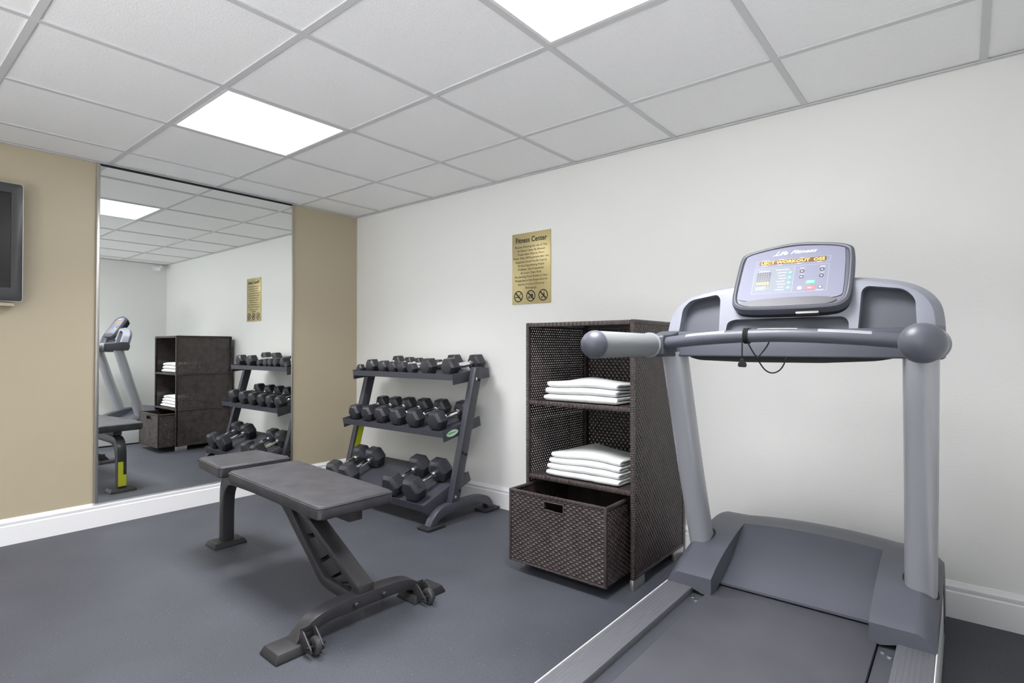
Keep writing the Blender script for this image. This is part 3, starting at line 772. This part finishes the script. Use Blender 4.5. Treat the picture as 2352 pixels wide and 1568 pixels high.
# uprights
def ell(u, y, z, a, c, n=28, p=2.5):
    out = []
    for k in range(n):
        t = 2*PI*k/n; cs, sn = math.cos(t), math.sin(t)
        out.append(V(u+a*math.copysign(abs(cs)**(2/p), cs), y+c*math.copysign(abs(sn)**(2/p), sn), z))
    return out
for sg in (-1, 1):
    b = nb(); loft(b, [ell(sg*.340, -.595, .205, .0415, .052), ell(sg*.350, -.725, .62, .042, .05), ell(sg*.358, -.842, 1.03, .0425, .047)])
    u = tf('upright', b, M_silver, smooth=50); u['label'] = 'silver upright'
    b = nb(); z = lambda yy, uu: hood(uu, yy)+.0012
    ro, ri = [], []
    for k in range(28):
        t = 2*PI*k/28
        for lst, s_ in ((ro, 1.10), (ri, .9)):
            uu = sg*.3415+.0425*s_*math.cos(t); yy = -.617+.053*s_*math.sin(t); uu = max(-.389, min(.389, uu)); lst.append(V(uu, yy, z(yy, uu)))
    loft(b, [ro, ri], cap=False); tf('upright_gasket', b, M_black, u)
# console
for sg in (-1, 1):
    b = nb(); u0, u1 = sorted((sg*.338, sg*.412))
    prism(b, rpoly([(-.985, 1.014), (-.76, 1.014), (-.745, 1.06), (-.76, 1.105), (-.84, 1.105), (-.90, 1.093), (-.985, 1.088)], .014), lambda y, z, c: Vector((c, y, z)), XC+u0, XC+u1)
    tf('console_arm', b, M_plastd, bev=.007, seg=3)
    o_ = V(sg*.386, -.985, 1.054)
    b = nb(); revolve(b, [(-.004, .035), (0, .0385), (.36, .0405), (.362, .0395)], o_, (0, -1, 0), 32); hd = tf('handrail', b, M_grip, smooth=40)
    b = nb(); revolve(b, [(.3625, .0405), (.3655, .042)] + [(.3655+.043*math.sin(a), .042*math.cos(a)) for a in [PI/2*k/8 for k in range(9)]], o_, (0, -1, 0), 32); tf('handrail_cap', b, M_plast, hd, smooth=60)
    b = nb(); revolve(b, [(-.001, .043), (.010, .043)], o_, (0, -1, 0), 32); tf('handrail_collar', b, M_plastl, hd, bev=.002)
b = nb()
prism(b, rpoly([(-.880, 1.014), (-.755, 1.014), (-.745, 1.06), (-.76, 1.104), (-.855, 1.102)], .008), lambda y, z, c: Vector((c, y, z)), XC-.345, XC+.345)
tf('console_crossframe', b, M_plast, bev=.002)
b = nb(); prism(b, rpoly([(-.30, 1.0145), (-.26, 1.002), (-.1, .997), (.12, .998), (.26, 1.006), (.30, 1.0145)], .02), lambda u, z, c: V(u, c, z), -.868, -.765); tf('underside_cover', b, M_black)
# dashboard with pockets
half_ = [(0, 1.262), (.10, 1.2615), (.17, 1.258), (.25, 1.248), (.318, 1.230), (.360, 1.204), (.386, 1.168), (.394, 1.12), (.394, 1.075)]
outl = [(u, z) for u, z in half_[::-1]]+[(-u, z) for u, z in half_[1:]]
def DY(z): return -.835+.3*(z-1.07)
def scal(pts, ins, cz=1.12): return [(u*(1-ins/.39), cz+(z-cz)*(1-ins/.13)) for u, z in pts]
b = nb()
sm = smoothpts(outl, 2)
loft(b, [[V(u, DY(z), z) for u, z in scal(sm, .010)], [V(u, DY(z)+.004, z) for u, z in scal(sm, .003)], [V(u, DY(z)+.014, z) for u, z in sm], [V(u*1.045, DY(z)+.055, z+.010*max(0, (z-1.1)/.16)) for u, z in sm], [V(u*1.03, DY(z)+.082, z) for u, z in scal(sm, .006)]])
def cutter(pts, depth, r):
    c = nb(); prism(c, rpoly(pts, r, 5), lambda u, z, d: V(u, DY(z)+d, z), -.02, depth); return c
pk = [(.205, 1.08), (.2115, 1.218), (.225, 1.232), (.317, 1.217), (.344, 1.188), (.350, 1.08)]
cs = [cutter(pk, .045, .016), cutter([(-u, z) for u, z in pk], .045, .016), cutter([(-.184, 1.08), (-.180, 1.131), (-.158, 1.141), (.166, 1.141), (.181, 1.127), (.184, 1.08)], .024, .012)]
b = boolean(b, cs)
dash = tf('dashboard', b, M_plastl, smooth=30)
for s_ in (1, -1):
    b = nb(); prism(b, rpoly([(s_*u, z) for u, z in scal(pk, .002, 1.15)], .015, 5), lambda u, z, d: V(u, DY(z)+d, z), .0435, .0447); tf('pocket_liner', b, M_plast, dash, smooth=0)
b = nb(); prism(b, rpoly([(-.181, 1.09), (-.177, 1.130), (-.157, 1.1385), (.165, 1.1385), (.178, 1.125), (.181, 1.09)], .012, 5), lambda u, z, d: V(u, DY(z)+d, z), .0225, .0237); tf('tray_liner', b, M_plast, dash, smooth=0)
# display pod: plane through (y -.85, z 1.16), leaning away
sl_ = .62; nbv = math.sqrt(1+sl_*sl_); bdir = Vector((0, sl_/nbv, 1/nbv)); ndir = Vector((0, -1/nbv, sl_/nbv)); DO = Vector((XC, -.85, 1.16))
def F(a, bb, c=0): return DO + Vector((a, 0, 0)) + bdir*bb + ndir*c
podp = [(-.120, .008), (-.152, .022), (-.165, .050), (-.164, .139), (-.161, .236), (-.148, .252), (-.110, .265), (-.029, .281), (.013, .2835), (.055, .281), (.140, .266), (.174, .252), (.188, .236), (.191, .139), (.190, .050), (.177, .022), (.145, .008), (.012, .006)]
podp = smoothpts(podp[::-1], 2, True)
def psc(pts, ins): return [(.0125+(a-.0125)*(1-ins/.178), .145+(c-.145)*(1-ins/.138)) for a, c in pts]
b = nb(); loft(b, [[F(a, c, -.002) for a, c in psc(podp, .016)], [F(a, c, .004) for a, c in psc(podp, .012)], [F(a, c, .005) for a, c in psc(podp, .008)], [F(a, c, .001) for a, c in psc(podp, .002)], [F(a, c, -.006) for a, c in podp], [F(a, c, -.026) for a, c in psc(podp, .001)]])
pod = tf('display_pod', b, M_plast, smooth=38)
b = nb(); loft(b, [[F(a, c, -.0262) for a, c in psc(podp, .002)], [F(a, c-.006, -.045) for a, c in psc(podp, .004)], [F(a, c-.008, -.070) for a, c in psc(podp, .02)]]); tf('pod_back', b, M_black, pod, smooth=38)  # black colour stands in for the shade under the pod
facep = smoothpts([(-.138, .052), (-.147, .064), (-.142, .24), (-.128, .251), (-.02, .2655), (.013, .2675), (.05, .2655), (.15, .2515), (.163, .24), (.168, .064), (.158, .050), (.12, .046), (-.10, .046)], 1, True)
b = nb(); prism(b, facep, F, -.001, .0002); face = tf('display_face', b, M_face, pod, smooth=0)
b = nb(); prism(b, smoothpts([(-.142, .040), (-.10, .050), (.0, .056), (.11, .0545), (.160, .042), (.135, .026), (.10, .0225), (-.08, .0225), (-.118, .027)], 2, True), F, -.001, .0006); tf('reading_ledge', b, M_plastd, pod, smooth=0)
b = nb(); prism(b, rrect(.040, .105, -.0045, .0045, .003), lambda a, c, d: F(a, c, d-.02), 0, .012); tf('pod_latch', b, M_wheel, pod, smooth=0)
# everything printed or lit on the face; each layer sits just above the face
def flat(name, polys, m, c, parent=face):
    b = nb()
    for p in polys: b.faces.new([b.verts.new(F(x, y, c)) for x, y in p])
    return tf(name, b, m, parent, smooth=0)
def rc(x0, x1, y0, y1): return [(x0, y0), (x1, y0), (x1, y1), (x0, y1)]
def outline(x0, x1, y0, y1, w=.0008): return [rc(x0, x1, y0, y0+w), rc(x0, x1, y1-w, y1), rc(x0, x0+w, y0, y1), rc(x1-w, x1, y0, y1)]
def disc(x, y, r, n=20): return [(x+r*math.cos(2*PI*k/n), y+r*math.sin(2*PI*k/n)) for k in range(n)]
b = nb()
text(b, 'Life', .030, lambda a, c, d: F(-.030+a*1.05, .233+c*.80, .0012), bold=.0006, shear=.55, width=.040)
text(b, 'Fitness', .026, lambda a, c, d: F(.038+a, .2345+c*.78, .0012), bold=.0006, shear=.45, width=.080)
b.faces.new([b.verts.new(F(x, y, .0012)) for x, y in [(-.060, .231), (-.030, .2325), (-.030, .236), (-.044, .2345)]])
tf('logo_lettering', b, M_wh, face, smooth=0)
flat('panel_outline', outline(-.103, .1225, .193, .2135)+outline(-.104, .121, .0745, .182)+[rc(.0205, .0213, .0755, .181)], M_grey, .0006)
flat('program_list_field', [rc(-.103, .0205, .0755, .181)], mat('list_field', (.215, .235, .275), .55, spec=.3), .0003)
flat('message_window', [rc(-.092, .110, .1945, .2122)], M_amberbg, .0008)
b = nb(); text(b, 'LECT WORKOUT  OSS', .0165, lambda a, c, d: F(.009+a, .1975+c, .0013), bold=.0004, width=.194); tf('message_text', b, M_amber, face, smooth=0)
flat('profile_window', [rc(-.094, -.050, .109, .163)], M_win, .0008)
flat('profile_grid', [rc(-.094+.0072*k, -.0935+.0072*k, .109, .163) for k in range(1, 6)]+[rc(-.094, -.05, .109+.0077*k, .1094+.0077*k) for k in range(1, 7)], M_grey, .0011)
flat('profile_bars', [rc(-.0925+.0085*k, -.0865+.0085*k, .1105+.0062*j, .1150+.0062*j) for k in range(5) for j in range(2)], M_amber, .0014)
rowsb = []
for k in range(7): rowsb += [rc(-.030+.003*(k % 3), -.002-.003*(k % 2), .1565-.0118*k, .1583-.0118*k)]
rowsb += [rc(-.088, -.056, .1675, .1695), rc(-.037, .005, .1690, .1712), rc(-.092, -.062, .1015, .1028), rc(-.092, -.058, .0965, .0978), rc(-.092, -.066, .0915, .0928)]
rowsb += [rc(-.086, -.064, .2128, .2146), rc(-.034, -.016, .2128, .2146), rc(.032, .046, .2128, .2146), rc(-.086, -.066, .1915, .1932), rc(-.036, -.020, .1915, .1932), rc(.024, .040, .1915, .1932), rc(.084, .098, .1915, .1932),
          rc(.038, .050, .1685, .1705), rc(.096, .110, .1700, .1725), rc(.099, .109, .1465, .148), rc(.041, .050, .1455, .147), rc(.090, .112, .0775, .079)]
flat('printed_captions', rowsb, M_wh, .0007)
for y in (.1565, .1353, .1141, .0941):
    k = flat('green_program_key', [disc(.0088, y, .0062)], M_mint, .0009); flat('key_mark', [rc(.0055, .012, y-.0012, y+.0012)], M_wh, .0012, k)
for x, y, up in ((.044, .1577, 1), (.044, .1341, -1), (.102, .1588, 1), (.102, .1341, -1)):
    k = flat('arrow_key', [disc(x, y, .0072)], M_key, .0009); flat('arrow_mark', [[(x-.0035, y-.002*up), (x+.0035, y-.002*up), (x, y+.0038*up)][::up]], M_wh, .0012, k)
flat('start_key', [rc(.059, .0862, .1030, .1178)], M_green, .0009); flat('start_caption', [rc(.063, .082, .1100, .1155)], mat('start_caption_print', (.45, .75, .62), .4), .0012)
flat('stop_key', [rc(.059, .0868, .0812, .0965)], M_red, .0009); flat('stop_caption', [rc(.067, .079, .0865, .0895)], M_wh, .0012)
flat('pause_key', [disc(.0430, .0894, .0070)], M_yel, .0009)
k = flat('mode_key', [disc(.102, .0894, .0064)], M_key, .0009); flat('key_mark', [disc(.102, .0894, .0040)], M_wh, .0012, k)
# grab bar across the front
bar = []
for k in range(25):
    u = -.348+.696*k/24; t = u/.345
    bar.append(V(u, -.955-.030*(1-t*t), 1.060+.022*(1-abs(t)**1.8)))
b = nb(); tube(b, bar, .0205, 18); gb = tf('grab_bar', b, M_plast, smooth=50)
def barpt(u, ang, r=.0209):
    t = u/.345; c = V(u, -.955-.030*(1-t*t), 1.060+.022*(1-abs(t)**1.8))
    return c+Vector((0, -math.sin(ang), math.cos(ang)))*r
def plate(name, u0, u1, a0, a1, m, n=10):
    b = nb(); G = [[b.verts.new(barpt(u0+(u1-u0)*i/n, a0+(a1-a0)*j/5)) for j in range(6)] for i in range(n+1)]
    for i in range(n):
        for j in range(5): b.faces.new([G[i][j], G[i+1][j], G[i+1][j+1], G[i][j+1]])
    return tf(name, b, m, gb)
plate('pulse_grip', -.262, -.132, .12, .95, M_silver); plate('pulse_grip', .130, .258, .12, .95, M_silver)
s = plate('warning_label', -.034, .075, -.5, .38, M_label); s['label'] = 'white warning label'
# safety cord wound on the bar
cen = V(-.066, 0, 0).x
pts = []
for k in range(3*14+1):
    a = 2*PI*k/14; u = -.0735+.0165*k/42; t = u/.345
    c = V(u, -.955-.030*(1-t*t), 1.060+.022*(1-abs(t)**1.8)); pts.append(c+Vector((0, -math.sin(a), math.cos(a)))*.0228)
tail = [V(-.056, -1.004, 1.056), V(-.045, -.995, 1.030), V(-.036, -.985, 1.013), V(-.030, -.975, .995), V(-.018, -.965, .974), V(.0, -.958, .966), V(.018, -.952, .974), V(.029, -.945, .992), V(.032, -.935, 1.012), V(.030, -.90, 1.016)]
b = nb(); tube(b, pts, .0022, 6); tube(b, smoothpts([tuple(p) for p in tail], 2), .0021, 6)
tube(b, smoothpts([tuple(p) for p in (V(-.036, -.985, 1.013), V(-.022, -.975, 1.032), V(-.010, -.97, 1.052), V(-.006, -.965, 1.066))], 2), .0020, 6)
tube(b, [V(-.0735, -1.0055, 1.075), V(-.0740, -1.006, 1.05), V(-.0745, -1.006, 1.010)], .0021, 6)
cord = tf('safety_cord', b, M_black, smooth=60)
b = nb(); prism(b, rpoly([(-.0855, .986), (-.0625, .985), (-.0620, .996), (-.0680, 1.004), (-.0700, 1.012), (-.0780, 1.012), (-.0800, 1.004), (-.0860, .997)], .004), lambda u, z, c: V(u, c, z), -1.010, -1.001); tf('cord_clip', b, M_black, cord, bev=.001)

# ------------------------------------------------------------------ camera and render settings
cd = bpy.data.cameras.new('camera'); cd.sensor_width = 36; cd.lens = 36*1272.2/2352; cd.clip_start = .05
cam = bpy.data.objects.new('camera', cd); COL.objects.link(cam)
cam.location = (3.9394, -2.7622, 1.0444); cam.rotation_euler = (PI/2+.0113, 0, .686)
SC.camera = cam
w = bpy.data.worlds.new('world'); SC.world = w; w.use_nodes = True
# added fill through the open end behind camera: strong from below, lifts the ceiling
wn = w.node_tree.nodes; wl = w.node_tree.links
wt = wn.new('ShaderNodeTexCoord'); wx = wn.new('ShaderNodeSeparateXYZ'); wr = wn.new('ShaderNodeValToRGB')
wl.new(wt.outputs['Generated'], wx.inputs['Vector']); wl.new(wx.outputs['Z'], wr.inputs['Fac'])
wm = wn.new('ShaderNodeMath'); wm.operation = 'MULTIPLY_ADD'; wm.inputs[1].default_value = .5; wm.inputs[2].default_value = .5
wl.new(wx.outputs['Z'], wm.inputs[0]); wl.new(wm.outputs['Value'], wr.inputs['Fac'])
wr.color_ramp.elements[0].position = .28; wr.color_ramp.elements[0].color = (1, 1, 1, 1)
wr.color_ramp.elements[1].position = .44; wr.color_ramp.elements[1].color = (.14, .14, .14, 1)
wl.new(wr.outputs['Color'], wn['Background'].inputs['Color']); wn['Background'].inputs['Strength'].default_value = 8.0
vs = SC.view_settings
SC.display_settings.display_device = 'sRGB'
vs.view_transform = 'Standard'; vs.look = 'None'; vs.exposure = 0.58; vs.gamma = 1.0; vs.use_curve_mapping = False
SC.cycles.max_bounces = 12; SC.cycles.diffuse_bounces = 8; SC.cycles.glossy_bounces = 6
